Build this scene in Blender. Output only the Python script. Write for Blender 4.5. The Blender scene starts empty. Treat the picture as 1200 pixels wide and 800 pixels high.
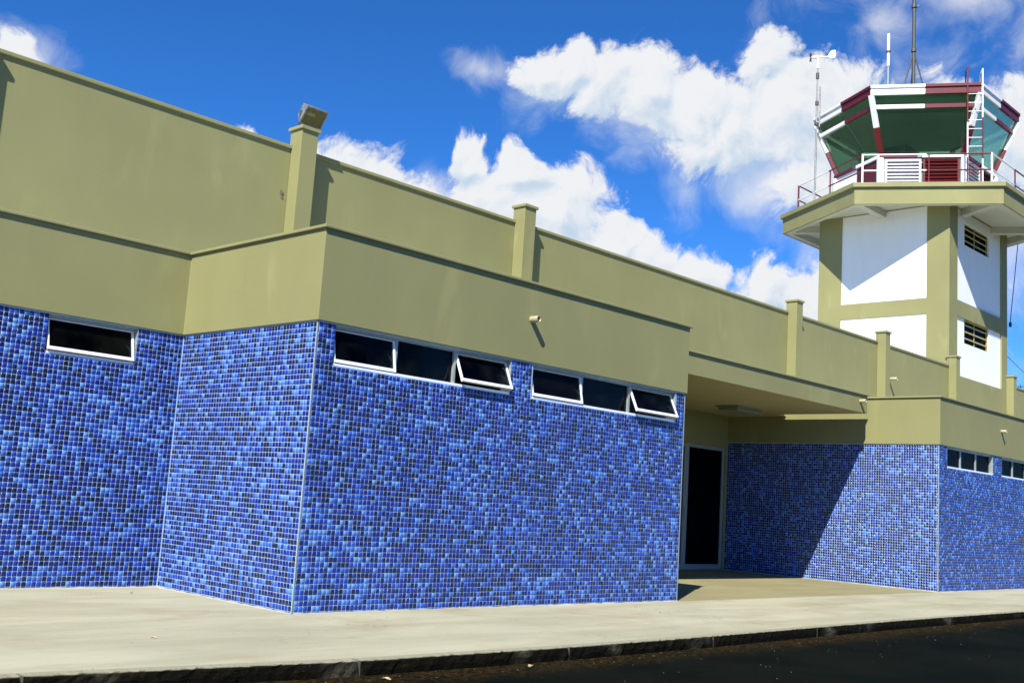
import bpy, bmesh, math, random
import numpy as np
from mathutils import Vector, Matrix
random.seed(7); rng = np.random.default_rng(7)
scene = bpy.context.scene
COL = scene.collection
R = math.radians

# ------------------------------------------------------------------ camera
cam_d = bpy.data.cameras.new('camera'); cam = bpy.data.objects.new('camera', cam_d); COL.objects.link(cam)
cam_d.sensor_width = 36; cam_d.lens = 1276.8 / 1200 * 36
cam_d.clip_start = .05; cam_d.clip_end = 6000
cr = Vector((.68792, -.72298, .06373)); cu = Vector((-.14922, -.05497, .98727)); cf = Vector((.71028, .68868, .14570))
cam.matrix_world = Matrix(((cr.x, cu.x, -cf.x, -6.002), (cr.y, cu.y, -cf.y, -8.368), (cr.z, cu.z, -cf.z, 1.122), (0, 0, 0, 1)))
scene.camera = cam

# ------------------------------------------------------------------ sun and exposure
SUN = Vector((.609, .334, -.719)).normalized()          # direction in which the light travels
sl = bpy.data.lights.new('sun', 'SUN'); sun = bpy.data.objects.new('sun', sl); COL.objects.link(sun)
sl.energy = 5.0; sl.angle = R(.5); sl.color = (1, .95, .86)
sun.rotation_euler = SUN.to_track_quat('-Z', 'Y').to_euler(); sun.location = (-20, -12, 25)
scene.view_settings.view_transform = 'Standard'; scene.view_settings.look = 'None'
scene.view_settings.exposure = .82; scene.view_settings.gamma = 1
try:
    scene.cycles.max_bounces = 8; scene.cycles.transparent_max_bounces = 12
except Exception: pass

# ------------------------------------------------------------------ node helpers
class NT:
    def __init__(s, tree): s.t = tree; s.n = tree.nodes; s.l = tree.links
    def node(s, typ, ins=None, **kw):
        nd = s.n.new(typ)
        for k, v in kw.items(): setattr(nd, k, v)
        for k, v in (ins or {}).items():
            sk = nd.inputs[k]
            if isinstance(v, bpy.types.NodeSocket): s.l.new(v, sk)
            else: sk.default_value = v
        return nd
    def m(s, op, a, b=0., c=0., clamp=False):
        nd = s.node('ShaderNodeMath', {0: a, 1: b, 2: c}, operation=op); nd.use_clamp = clamp; return nd.outputs[0]
    def mapr(s, v, a, b, c=0., d=1., smooth=True):
        nd = s.node('ShaderNodeMapRange', {0: v, 1: a, 2: b, 3: c, 4: d}, interpolation_type='SMOOTHSTEP' if smooth else 'LINEAR'); return nd.outputs[0]
    def mix(s, f, a, b, blend='MIX'):
        nd = s.node('ShaderNodeMix', data_type='RGBA', blend_type=blend); nd.clamp_factor = True
        for k, v in ((0, f), (6, a), (7, b)):
            if isinstance(v, bpy.types.NodeSocket): s.l.new(v, nd.inputs[k])
            else: nd.inputs[k].default_value = v
        return nd.outputs[2]
    def noise(s, vec, scale, detail=4, rough=.55, dist=0, dims='3D', lac=2.):
        nd = s.node('ShaderNodeTexNoise', {'Scale': scale, 'Detail': detail, 'Roughness': rough, 'Distortion': dist, 'Lacunarity': lac}, noise_dimensions=dims)
        if vec is not None: s.l.new(vec, nd.inputs['Vector'])
        return nd

# ------------------------------------------------------------------ sky
w = bpy.data.worlds.new('World'); scene.world = w; w.use_nodes = True
N = NT(w.node_tree); N.n.clear()
sky = N.node('ShaderNodeTexSky', sky_type='NISHITA', sun_disc=False)
sky.sun_elevation = math.asin(-SUN.z); sky.sun_rotation = math.atan2(-SUN.x, -SUN.y)
sky.altitude = 3000; sky.air_density = .9; sky.dust_density = 0.; sky.ozone_density = 10.
hs = N.node('ShaderNodeHueSaturation', {'Hue': .503, 'Saturation': 1.14, 'Value': 1.30, 'Color': sky.outputs[0]})
tc = N.node('ShaderNodeTexCoord').outputs['Generated']
sx = N.node('ShaderNodeSeparateXYZ', {0: tc})
az = N.m('MULTIPLY', N.m('ARCTAN2', sx.outputs[1], sx.outputs[0]), 18 / math.pi)      # tens of degrees
el = N.m('MULTIPLY', N.m('ARCSINE', N.node('ShaderNodeClamp', {0: sx.outputs[2], 1: -1., 2: 1.}).outputs[0]), 18 / math.pi)
P = N.node('ShaderNodeCombineXYZ', {0: az, 1: el, 2: 0.}).outputs[0]
# slow warp of the position so that outlines are not smooth ovals
wn = N.noise(P, 1.7, 3, .5)
wv = N.node('ShaderNodeVectorMath', {0: wn.outputs['Color'], 1: (.5, .5, .5)}, operation='SUBTRACT').outputs[0]
wv = N.node('ShaderNodeVectorMath', {0: wv, 3: .42}, operation='SCALE').outputs[0]
PW = N.node('ShaderNodeVectorMath', {0: P, 1: wv}, operation='ADD').outputs[0]
def blobs(lst, pos):
    acc = None
    for a, e, ra, re, wt in lst:
        d = N.node('ShaderNodeVectorMath', {0: pos, 1: (a / 10, e / 10, 0)}, operation='SUBTRACT').outputs[0]
        d = N.node('ShaderNodeVectorMath', {0: d, 1: (10 / ra, 10 / re, 0)}, operation='MULTIPLY').outputs[0]
        l = N.node('ShaderNodeVectorMath', {0: d}, operation='LENGTH').outputs['Value']
        f = N.m('MULTIPLY_ADD', l, -wt, wt)
        acc = f if acc is None else N.m('SMOOTH_MAX', acc, f, .12)
    return acc
CUM = [  # cumulus heads: azimuth, elevation, radii in degrees, weight
 (43.2, 22.3, 2.0, 1.5, 1.0), (41.6, 22.3, 1.9, 1.7, 1.1), (39.6, 21.4, 2.3, 1.9, 1.1), (37.2, 21.3, 2.6, 2.1, 1.1), (34.8, 20.9, 2.8, 2.2, 1.1), (31.0, 22.6, 1.4, 1.8, 1.2), (34.0, 19.0, 2.6, 1.6, .8),
 (32.2, 19.4, 2.8, 2.2, 1.1), (29.4, 20.2, 3.0, 3.2, 1.2), (27.0, 19.0, 3.6, 3.6, 1.2), (24.0, 18.4, 4.0, 3.6, 1.0), (28.6, 16.8, 2.4, 1.8, .7),
 (46.9, 17.6, 1.6, 1.3, 1.1), (44.2, 17.4, 1.5, 1.5, 1.2), (45.2, 15.2, 3.4, 2.8, 1.2), (42.3, 15.2, 2.8, 2.6, 1.2), (39.6, 13.4, 3.0, 2.7, 1.2), (36.6, 11.6, 2.8, 2.3, 1.1), (37.6, 13.3, 2.2, 1.9, 1.2), (35.4, 12.1, 2.2, 1.8, 1.3), (34.3, 9.8, 2.6, 1.8, 1.0),
 (31.0, 12.2, 1.8, 1.9, 1.1), (28.2, 11.0, 3.4, 2.5, 1.1), (23.5, 10.0, 4.0, 2.4, .9),
 (18.2, 18.6, 2.8, 2.9, 1.1), (14.0, 18.4, 4.0, 2.8, 1.0),
 (54.2, 16.6, 2.1, 2.0, 1.2), (52.2, 15.9, 2.2, 2.0, 1.2), (50.2, 14.9, 2.4, 1.9, 1.1), (58.9, 17.6, .8, .6, .6),
 (70.8, 18.8, 1.8, 1.8, .75), (73.5, 18.6, 3.0, 1.9, .7), (104, 20, 7, 3, 1), (-12, 16, 6, 3, 1), (-70, 18, 7, 3, 1), (170, 17, 7, 3, 1)]
VEIL = [(46.6, 22.0, 2.6, 1.3, .9), (43.0, 21.0, 3.0, 1.6, .7), (37.0, 19.4, 4.0, 1.8, .9), (31.0, 17.6, 4.2, 2.8, 1.1), (26.5, 15.6, 4.6, 3.2, 1.1), (20.0, 13.6, 5.0, 4.6, 1.1), (25.2, 24.6, 2.2, 1.4, .7), (21.6, 25.2, 3.2, 1.8, .75),
 (48.6, 15.6, 2.6, 1.6, .9), (35.2, 17.2, 1.6, 2.2, .55), (70.6, 18.8, 3.2, 2.2, .9), (28.0, 9.0, 9.0, 4.0, .5), (18, 26, 9, 5, .3)]
cum = blobs(CUM, PW)
veil = blobs(VEIL, PW)
def puffs(pos, fine=True):
    vo = N.node('ShaderNodeTexVoronoi', {'Scale': 5.2, 'Detail': 3. if fine else 1., 'Roughness': .62, 'Lacunarity': 2.4, 'Smoothness': .55, 'Vector': pos}, feature='SMOOTH_F1', voronoi_dimensions='2D', normalize=True).outputs['Distance']
    no = N.noise(pos, 3.4, 9 if fine else 4, .64, .12).outputs['Fac']
    return N.m('ADD', N.m('MULTIPLY', N.m('SUBTRACT', .34, vo), 1.1), N.m('MULTIPLY', N.m('SUBTRACT', no, .5), 1.5))
pf = puffs(PW)
POFF = N.node('ShaderNodeVectorMath', {0: PW, 1: (.030, .060, 0)}, operation='ADD').outputs[0]
pf2 = puffs(POFF, False)
dens = N.m('MULTIPLY_ADD', pf, .95, cum)
dens2 = N.m('MULTIPLY_ADD', pf2, .95, blobs(CUM[:-7:1], POFF))
a_c = N.mapr(dens, -.04, .34)
vn = N.noise(PW, 3.0, 9, .62, .5).outputs['Fac']
a_v = N.m('MULTIPLY', N.mapr(N.m('MULTIPLY_ADD', N.m('SUBTRACT', vn, .5), 1.9, veil), -.15, 1.0), .70)
alpha = N.m('SUBTRACT', 1., N.m('MULTIPLY', N.m('SUBTRACT', 1., a_c), N.m('SUBTRACT', 1., a_v)))
relief = N.m('MULTIPLY_ADD', N.m('SUBTRACT', dens, dens2), .42, .84)
bri = N.node('ShaderNodeClamp', {0: relief, 1: .55, 2: 1.06}).outputs[0]
ccol = N.mix(N.mapr(bri, .55, .98), (.60, .74, .90, 1), (.95, .97, 1.0, 1))
CLOUD_GAIN = 5.9
cl = N.node('ShaderNodeVectorMath', {0: ccol, 3: CLOUD_GAIN}, operation='SCALE').outputs[0]
skyc = N.mix(alpha, hs.outputs[0], cl)
bg = N.node('ShaderNodeBackground', {'Color': skyc, 'Strength': .088})
N.node('ShaderNodeOutputWorld', {'Surface': bg.outputs[0]})

# ------------------------------------------------------------------ materials
def mat(name, build):
    m = bpy.data.materials.new(name); m.use_nodes = True
    t = NT(m.node_tree); t.n.clear()
    sh = build(t); t.node('ShaderNodeOutputMaterial', {'Surface': sh}); return m
def pos(t): return t.node('ShaderNodeNewGeometry').outputs['Position']
def bump(t, h, st, dist=.01): return t.node('ShaderNodeBump', {'Height': h, 'Strength': st, 'Distance': dist}).outputs[0]
def pbr(t, col, rough=.6, nrm=None, metal=0., spec=.5):
    ins = {'Base Color': col, 'Roughness': rough, 'Metallic': metal, 'Specular IOR Level': spec}
    nd = t.node('ShaderNodeBsdfPrincipled', ins)
    if nrm is not None: t.l.new(nrm, nd.inputs['Normal'])
    return nd.outputs[0]
def c4(r, g, b): return (r, g, b, 1)

def painted(base, var=.10, rough=.72, streak=.5, fine=.25, reflected_light=0.):
    def b(t):
        p = pos(t)
        mp = t.node('ShaderNodeMapping', {'Vector': p, 'Scale': (1.6, 1.6, .28)}).outputs[0]
        n1 = t.noise(mp, 1.3, 6, .6).outputs['Fac']; n2 = t.noise(p, .55, 3).outputs['Fac']; n3 = t.noise(p, 160, 2, .6).outputs['Fac']
        k = t.m('ADD', t.m('MULTIPLY', n1, streak), t.m('MULTIPLY', n2, 1 - streak))
        lo = tuple(x * (1 - var) for x in base) + (1,); hi = tuple(x * (1 + var) for x in base) + (1,)
        c = t.mix(t.mapr(k, .32, .68), lo, hi)
        c = t.mix(t.m('MULTIPLY', t.mapr(t.noise(mp, 3.1, 7, .68).outputs['Fac'], .60, .78), .16), c, tuple(x * .55 for x in base) + (1,))
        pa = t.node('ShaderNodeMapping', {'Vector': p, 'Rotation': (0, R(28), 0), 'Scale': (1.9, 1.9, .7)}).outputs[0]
        c = t.mix(t.m('MULTIPLY', t.mapr(t.noise(pa, .85, 5, .55, .6).outputs['Fac'], .56, .74), reflected_light), c, tuple(x * 1.5 for x in base) + (1,))  # lighter blotches: soft reflected light on the walls, painted into the colour
        h = t.m('ADD', t.m('MULTIPLY', n3, .5), t.noise(p, 24, 4, .6).outputs['Fac'])
        return pbr(t, c, rough, bump(t, h, fine, .004))
    return b
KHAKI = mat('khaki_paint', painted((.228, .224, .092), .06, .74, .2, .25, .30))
KHAKI_TRIM = mat('khaki_trim_paint', painted((.240, .234, .104), .08, .7, .5))
SOFFIT = mat('soffit_paint', painted((.40, .36, .17), .05, .8))
WHITE_W = mat('white_wall_paint', painted((.78, .80, .80), .03, .7, .7))
PALE = mat('pale_soffit_paint', painted((.50, .51, .43), .06, .75))
WHITE = mat('white_enamel', painted((.78, .79, .79), .05, .35, .5, .08))
RED = mat('red_enamel', painted((.115, .006, .009), .16, .38, .6, .08))
LAVENDER = mat('grey_louvre_backing', painted((.26, .26, .36), .06, .6))
DARKRED = mat('dark_red_panel', painted((.085, .008, .008), .16, .5, .6, .08))
ALU = mat('aluminium', lambda t: pbr(t, t.mix(t.noise(pos(t), 9, 4).outputs['Fac'], c4(.27, .32, .31), c4(.36, .41, .39)), .38, None, .25))
GALV = mat('galvanised_steel', lambda t: pbr(t, t.mix(t.mapr(t.noise(pos(t), 14, 5, .6).outputs['Fac'], .35, .7), c4(.20, .21, .20), c4(.36, .37, .35)), .55, None, .55))
DARKSTEEL = mat('dark_steel', lambda t: pbr(t, t.mix(t.noise(pos(t), 20, 4).outputs['Fac'], c4(.04, .045, .045), c4(.11, .11, .10)), .55, None, .4))
BLACKRUB = mat('black_rubber', lambda t: pbr(t, c4(.02, .02, .022), .6))
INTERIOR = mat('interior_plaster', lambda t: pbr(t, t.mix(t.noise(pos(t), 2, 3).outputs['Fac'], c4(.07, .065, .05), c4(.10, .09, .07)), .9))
PVC = mat('cream_pipe', lambda t: pbr(t, t.mix(t.noise(pos(t), 30, 4).outputs['Fac'], c4(.30, .28, .15), c4(.38, .35, .21)), .45))
YELLOWBAR = mat('ochre_bar_paint', lambda t: pbr(t, t.mix(t.noise(pos(t), 12, 4).outputs['Fac'], c4(.30, .24, .07), c4(.46, .38, .15)), .5))
GROUT = mat('pale_grout', lambda t: pbr(t, t.mix(t.mapr(t.noise(pos(t), 3.2, 6, .65).outputs['Fac'], .3, .7), c4(.27, .40, .56), c4(.37, .49, .64)), .85))
FOAMY = mat('grey_plastic', lambda t: pbr(t, c4(.20, .23, .18), .5))

def tile_b(t):
    tone = t.node('ShaderNodeAttribute', attribute_name='tone').outputs['Fac']
    cr_ = t.node('ShaderNodeValToRGB', {0: tone}); r = cr_.color_ramp; r.interpolation = 'CONSTANT'
    stops = [(0, (.0012, .0012, .003)), (.05, (.0018, .0015, .014)), (.16, (.003, .002, .052)), (.31, (.004, .005, .130)), (.46, (.005, .016, .24)), (.61, (.009, .042, .33)), (.74, (.032, .112, .46)), (.89, (.080, .215, .57))]
    while len(r.elements) < len(stops): r.elements.new(.5)
    for e, (p_, c_) in zip(r.elements, stops): e.position = p_; e.color = c_ + (1,)
    n = t.node('ShaderNodeTexNoise', {'Scale': 90., 'Detail': 2.}); t.l.new(t.node('ShaderNodeMapping', {'Vector': pos(t), 'Scale': (1, 1, .16)}).outputs[0], n.inputs['Vector'])
    c = t.mix(t.mapr(n.outputs['Fac'], .3, .7), cr_.outputs[0], t.mix(.25, cr_.outputs[0], c4(.03, .10, .42)))
    wn = t.node('ShaderNodeTexWhiteNoise', {0: tone}).outputs['Value'] if False else tone
    dirt = t.mapr(t.noise(pos(t), 1.4, 6, .65).outputs['Fac'], .5, .8, 0., .08)
    c = t.mix(dirt, c, c4(.10, .14, .22))
    return pbr(t, c, t.mapr(t.noise(pos(t), 5, 4).outputs['Fac'], .3, .7, .12, .30), bump(t, t.noise(pos(t), 55, 3).outputs['Fac'], .12, .004), 0., .34)
TILE = mat('glass_mosaic', tile_b)

def glass(tint, refl=.10, rough=.02, dirty=.03, film=0., fcol=(.3, .33, .32)):
    def b(t):
        tr = t.node('ShaderNodeBsdfTransparent', {'Color': tint + (1,)}).outputs[0]
        gl = t.node('ShaderNodeBsdfGlossy', {'Color': c4(1, 1, 1), 'Roughness': rough}).outputs[0]
        lw = t.node('ShaderNodeFresnel', {'IOR': 1.5}).outputs[0]
        df = t.node('ShaderNodeBsdfDiffuse', {'Color': fcol + (1,)}).outputs[0]
        a = t.node('ShaderNodeMixShader', {0: t.m('MULTIPLY', lw, refl / .1), 1: tr, 2: gl}).outputs[0]
        dn = t.mapr(t.noise(pos(t), 3, 5, .6).outputs['Fac'], .35, .75, film, film + dirty)
        return t.node('ShaderNodeMixShader', {0: dn, 1: a, 2: df}).outputs[0]
    return b
GLASS = mat('window_glass', glass((.42, .45, .47), .005, .02, .012))
DARKGLASS = mat('dark_door_glass', glass((.10, .11, .11), .02, .02, .01))
GREENGLASS = mat('green_tinted_glass', glass((.64, .82, .72), .050, .03, .02, .055, (.12, .21, .16)))

def concrete(lo, hi, stain, sc=1.):
    def b(t):
        p = pos(t)
        mp = t.node('ShaderNodeMapping', {'Vector': p, 'Scale': (.35, 1.4, 1)}).outputs[0]
        n1 = t.noise(mp, 1.1 * sc, 7, .62, .4).outputs['Fac']; n2 = t.noise(p, 60, 4, .6).outputs['Fac']; n3 = t.noise(p, .8, 4, .6, .5).outputs['Fac']
        c = t.mix(t.mapr(n1, .3, .7), lo + (1,), hi + (1,))
        c = t.mix(t.mapr(n3, .48, .78, 0., .60), c, stain + (1,))
        c = t.mix(t.mapr(t.noise(mp, 2.8, 6, .7, .3).outputs['Fac'], .58, .72, 0., .35), c, tuple(x * .72 for x in stain) + (1,))
        c = t.mix(t.mapr(n2, .30, .42, .35, 0.), c, tuple(x * .5 for x in lo) + (1,))
        c = t.mix(t.mapr(t.noise(p, 9, 6, .75).outputs['Fac'], .64, .70, 0., .5), c, tuple(x * .55 for x in stain) + (1,))
        c = t.mix(t.mapr(t.noise(p, 34, 7, .8).outputs['Fac'], .60, .72, 0., .35), c, tuple(x * .45 for x in stain) + (1,))
        cr = t.node('ShaderNodeTexVoronoi', {'Scale': .45, 'Vector': t.node('ShaderNodeVectorMath', {0: p, 1: t.noise(p, 2.2, 5, .6).outputs['Color']}, operation='ADD').outputs[0]}, feature='DISTANCE_TO_EDGE').outputs['Distance']
        c = t.mix(t.m('MULTIPLY', t.mapr(cr, .0, .0035, .55, 0.), t.mapr(t.noise(p, .6, 2).outputs['Fac'], .48, .58)), c, tuple(x * .3 for x in stain) + (1,))
        return pbr(t, c, .85, bump(t, t.m('ADD', n2, t.noise(p, 14, 5).outputs['Fac']), .25, .006))
    return b
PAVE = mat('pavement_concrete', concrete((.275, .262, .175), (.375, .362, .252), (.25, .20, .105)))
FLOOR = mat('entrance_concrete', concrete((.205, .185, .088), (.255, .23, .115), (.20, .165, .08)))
TRIM = mat('dull_trim_metal', lambda t: pbr(t, t.mix(t.noise(pos(t), 9, 4).outputs['Fac'], c4(.12, .15, .15), c4(.19, .23, .22)), .5, None, .2))
MORTAR = mat('white_mortar', concrete((.26, .265, .22), (.38, .385, .32), (.20, .18, .13)))
def kerb_b(t):
    p = pos(t); z = t.node('ShaderNodeSeparateXYZ', {0: p}).outputs[2]
    mp = t.node('ShaderNodeMapping', {'Vector': p, 'Scale': (1.1, 1, 5)}).outputs[0]
    n = t.noise(mp, 2.2, 8, .68).outputs['Fac']; n2 = t.noise(p, 70, 4, .7).outputs['Fac']
    c = t.mix(t.mapr(t.noise(p, .9, 3).outputs['Fac'], .54, .66), c4(.0040, .0036, .0018), c4(.075, .072, .050))
    c = t.mix(t.mapr(n, .55, .70, 0., .8), c, c4(.020, .014, .005))
    c = t.mix(t.mapr(n2, .55, .8, 0., .5), c, c4(.060, .056, .036))
    c = t.mix(t.mapr(t.noise(p, 120, 5, .8).outputs['Fac'], .46, .62, 0., .7), c, c4(.002, .002, .001))
    top = t.mapr(z, -.012, -.002); c = t.mix(t.m('MULTIPLY', top, .9), c, c4(.30, .29, .20))
    return pbr(t, c, .9, bump(t, t.m('ADD', n, t.noise(p, 30, 6, .7).outputs['Fac']), .8, .02), 0., .06)
KERB = mat('mossy_kerb_concrete', kerb_b)
def road_b(t):
    p = pos(t)
    v = t.noise(p, 150, 3, .7).outputs['Fac']; n = t.noise(p, .7, 6, .6, .4).outputs['Fac']
    y = t.node('ShaderNodeSeparateXYZ', {0: p}).outputs[1]
    c = t.mix(t.mapr(n, .35, .65), c4(.0014, .0024, .0012), c4(.0040, .0054, .0028))
    c = t.mix(t.mapr(v, .60, .74, 0., .7), c, c4(.011, .014, .009))
    c = t.mix(t.mapr(v, .75, .82, 0., .35), c, c4(.06, .06, .048))
    yy = t.m('ADD', y, t.m('MULTIPLY', t.m('SUBTRACT', t.noise(p, 3.2, 8, .72).outputs['Fac'], .5), .9))
    edge = t.m('MULTIPLY', t.mapr(yy, -3.05, -2.50), t.mapr(t.noise(p, 22, 7, .75).outputs['Fac'], .40, .62))
    moss = t.mix(t.mapr(t.noise(p, 48, 5, .75).outputs['Fac'], .35, .7), c4(.010, .006, .0018), c4(.075, .046, .011))
    c = t.mix(t.m('MULTIPLY', edge, .9), c, moss)
    return pbr(t, c, .92, bump(t, t.m('ADD', v, t.noise(p, 30, 5, .7).outputs['Fac']), .5, .01), 0., .04)
ROAD = mat('dark_asphalt', road_b)
JOINT = mat('weathered_joint_mortar', concrete((.05, .05, .036), (.13, .125, .09), (.02, .018, .012)))
GRASS = mat('dry_grass_ground', lambda t: pbr(t, t.mix(t.noise(pos(t), .6, 8, .65).outputs['Fac'], c4(.035, .05, .014), c4(.09, .08, .035)), .95))
LEAF = mat('dark_foliage', lambda t: pbr(t, t.mix(t.noise(pos(t), 1.4, 5, .7).outputs['Fac'], c4(.012, .03, .008), c4(.05, .085, .02)), .6))
BARK = mat('bark', lambda t: pbr(t, t.mix(t.noise(pos(t), 6, 5).outputs['Fac'], c4(.07, .05, .035), c4(.15, .12, .09)), .9))
DRYLEAF = mat('dry_leaf', lambda t: pbr(t, t.mix(t.noise(pos(t), 60, 4).outputs['Fac'], c4(.30, .20, .09), c4(.50, .40, .24)), .8))
STONE = mat('pale_pebble', lambda t: pbr(t, t.mix(t.noise(pos(t), 40, 4).outputs['Fac'], c4(.05, .05, .04), c4(.15, .145, .115)), .9))
REFLECTOR = mat('lamp_reflector', lambda t: pbr(t, t.mix(t.noise(pos(t), 12, 3).outputs['Fac'], c4(.30, .30, .26), c4(.46, .45, .38)), .42, None, .35))
LAMPGLASS = mat('lamp_glass', glass((.86, .86, .76), .10, .03, .10))
TAILWHITE = WHITE

# ------------------------------------------------------------------ mesh helpers
class MB:
    def __init__(s): s.v = []; s.f = []; s.mi = []
    def add(s, vs, fs, mi=0):
        o = len(s.v); s.v += [tuple(v) for v in vs]; s.f += [tuple(i + o for i in f) for f in fs]; s.mi += [mi] * len(fs); return s
    def box(s, x0, x1, y0, y1, z0, z1, mi=0):
        return s.add([(x0, y0, z0), (x1, y0, z0), (x1, y1, z0), (x0, y1, z0), (x0, y0, z1), (x1, y0, z1), (x1, y1, z1), (x0, y1, z1)],
                     [(0, 3, 2, 1), (4, 5, 6, 7), (0, 1, 5, 4), (1, 2, 6, 5), (2, 3, 7, 6), (3, 0, 4, 7)], mi)
    def bar(s, a, b, wd, ht, up=(0, 0, 1), mi=0):
        a = Vector(a); b = Vector(b); d = (b - a).normalized(); u = Vector(up); sd = d.cross(u).normalized(); u = sd.cross(d).normalized()
        q = []
        for p_ in (a, b):
            for i, j in ((-1, -1), (1, -1), (1, 1), (-1, 1)): q.append(p_ + sd * wd / 2 * i + u * ht / 2 * j)
        return s.add(q, [(3, 2, 1, 0), (4, 5, 6, 7), (0, 1, 5, 4), (1, 2, 6, 5), (2, 3, 7, 6), (3, 0, 4, 7)], mi)
    def tube(s, pts, r, n=8, mi=0, cap=True, radii=None):
        pts = [Vector(p_) for p_ in pts]; q = []; prev = None
        for i, p_ in enumerate(pts):
            d = (pts[min(i + 1, len(pts) - 1)] - pts[max(i - 1, 0)]).normalized()
            a = d.orthogonal().normalized() if prev is None else (prev - d * prev.dot(d)).normalized()
            prev = a; b = d.cross(a); rr = radii[i] if radii else r
            q += [p_ + (a * math.cos(k * 2 * math.pi / n) + b * math.sin(k * 2 * math.pi / n)) * rr for k in range(n)]
        f = [(i * n + k, i * n + (k + 1) % n, (i + 1) * n + (k + 1) % n, (i + 1) * n + k) for i in range(len(pts) - 1) for k in range(n)]
        if cap: f += [tuple(range(n))[::-1], tuple((len(pts) - 1) * n + k for k in range(n))]
        return s.add(q, f, mi)
    def prism(s, poly, z0, z1, mi=0):
        n = len(poly); q = [(x, y, z0) for x, y in poly] + [(x, y, z1) for x, y in poly]
        return s.add(q, [tuple(range(n))[::-1], tuple(range(n, 2 * n))] + [(k, (k + 1) % n, n + (k + 1) % n, n + k) for k in range(n)], mi)
    def obj(s, name, mats, parent=None, bevel=0, smooth=False, kind=None, label=None):
        me = bpy.data.meshes.new(name); me.from_pydata(s.v, [], s.f)
        for m_ in (mats if isinstance(mats, (list, tuple)) else [mats]): me.materials.append(m_)
        me.polygons.foreach_set('material_index', s.mi)
        if smooth: me.polygons.foreach_set('use_smooth', [True] * len(s.f))
        me.update(); o = bpy.data.objects.new(name, me); COL.objects.link(o)
        if parent is not None:
            o.parent = parent; o.matrix_parent_inverse = Matrix.Identity(4)
            loc = parent.matrix_local.to_translation() if parent.parent is None else None
        if bevel:
            b = o.modifiers.new('bevel', 'BEVEL'); b.width = bevel; b.segments = 2; b.limit_method = 'ANGLE'; b.angle_limit = R(40)
        if kind: o['kind'] = kind
        if label: o['label'] = label
        return o
def thing(name, label, cat, group=None):
    o = bpy.data.objects.new(name, None); COL.objects.link(o); o['label'] = label; o['category'] = cat
    o.empty_display_size = .3
    if group: o['group'] = group
    return o
def tag(o, label, cat, group=None):
    o['label'] = label; o['category'] = cat
    if group: o['group'] = group
    return o
def based(root, base):
    """put the thing's Empty at its base without moving its parts"""
    b = Vector(base); root.location = b
    for ch in root.children: ch.location = Vector(ch.location) - b
    return root

# ------------------------------------------------------------------ main dimensions (metres)
HT, HB = 2.70, 3.618            # top of tiles, top of parapet
W, D1, X2, DB = 6.0, 2.453, 14.274, 4.60
D2, H2 = 5.435, 6.307
XA, XZ = -8.0, 36.0
TX0, TX1, TY0, TY1 = 28.15, 33.22, 5.435, 10.02
ZRF = 3.12

ZR = -.105
# ------------------------------------------------------------------ ground, road, pavement, kerb
MB().box(-3000, 3000, -3000, 3000, -.60, -.19).obj('ground', GRASS, kind='structure')
MB().add([(-60, -40, ZR), (90, -40, ZR), (90, -2.0, ZR), (-60, -2.0, ZR)], [(0, 1, 2, 3)]).obj('road', ROAD, kind='structure')
KY = [(-60, -2.05), (-9, -2.05), (-5.4, -2.08), (-3.3, -2.14), (-1.14, -2.42), (.95, -2.50), (3.05, -2.50), (5.15, -2.45), (7.25, -2.42), (9.35, -2.43), (11.45, -2.45), (13.55, -2.46), (15.65, -2.46), (17.75, -2.46), (19.85, -2.46), (21.95, -2.46), (90, -2.46)]
def kerb_y(x):
    for (a, b), (c, d) in zip(KY, KY[1:]):
        if a <= x <= c: return b + (d - b) * (x - a) / (c - a)
    return -2.46
# pavement: two pours with a crooked cold joint between them, then the entrance floor inside
KW = .10
def sheet(xs, ylo, yhi, z0, z1):
    mb = MB(); q = []
    for x in xs: q += [(x, ylo(x), z1), (x, yhi(x), z1), (x, ylo(x), z0), (x, yhi(x), z0)]
    f = []
    for i in range(len(xs) - 1):
        a, b = i * 4, i * 4 + 4
        f += [(a, b, b + 1, a + 1), (a + 2, a, b + 0, b + 2)[::-1] if False else (a + 2, b + 2, b, a), (a + 1, b + 1, b + 3, a + 3)]
    f += [(0, 1, 3, 2), (len(xs) * 4 - 4, len(xs) * 4 - 2, len(xs) * 4 - 1, len(xs) * 4 - 3)]
    return mb.add(q, f)
pv = bpy.data.objects.new('pavement', None); COL.objects.link(pv); pv['kind'] = 'structure'
def jy(x): return .21 - .235 * (x + 2.48) + .02 * math.sin(3 * x) + .012 * math.sin(11 * x)
xs1 = [-60, -9] + [-8 + .15 * i for i in range(53)]
xs1b = xs1 + [-.05, .1]
sheet(xs1, lambda x: kerb_y(x) + KW, lambda x: min(jy(max(x, -8)), .62) - .011, -.2, 0).obj('paving_slab', PAVE, pv)
sheet(xs1b, lambda x: min(jy(max(x, -8)), .62) + .011, lambda x: D1 + .1, -.2, -.002).obj('paving_slab', PAVE, pv)
xs2 = [.0 - .05, .05, .95, 2, 3.05, 4, 5.15, 6.2]
def sl(name, x0, x1, y1, m=PAVE, z=0):
    k = [x0] + [a for a, b in KY if x0 < a < x1] + [x1]
    return sheet(k, lambda x: kerb_y(x) + KW, lambda x: y1, -.2, z).obj(name, m, pv)
sl('paving_slab', -.195, 5.15, .1); sl('paving_slab', 5.156, 14.2, .02 - .06); sl('paving_slab', 14.206, 90, .1)
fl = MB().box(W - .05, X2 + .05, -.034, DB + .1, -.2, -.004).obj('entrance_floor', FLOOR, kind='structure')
MB().box(XA, 44, D1 + .2, 14, -.2, -.012).obj('hall_floor', INTERIOR, kind='structure')
kb = bpy.data.objects.new('kerb', None); COL.objects.link(kb); kb['kind'] = 'structure'
js = [a for a, b in KY if -9 <= a <= 21.95]
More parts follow.
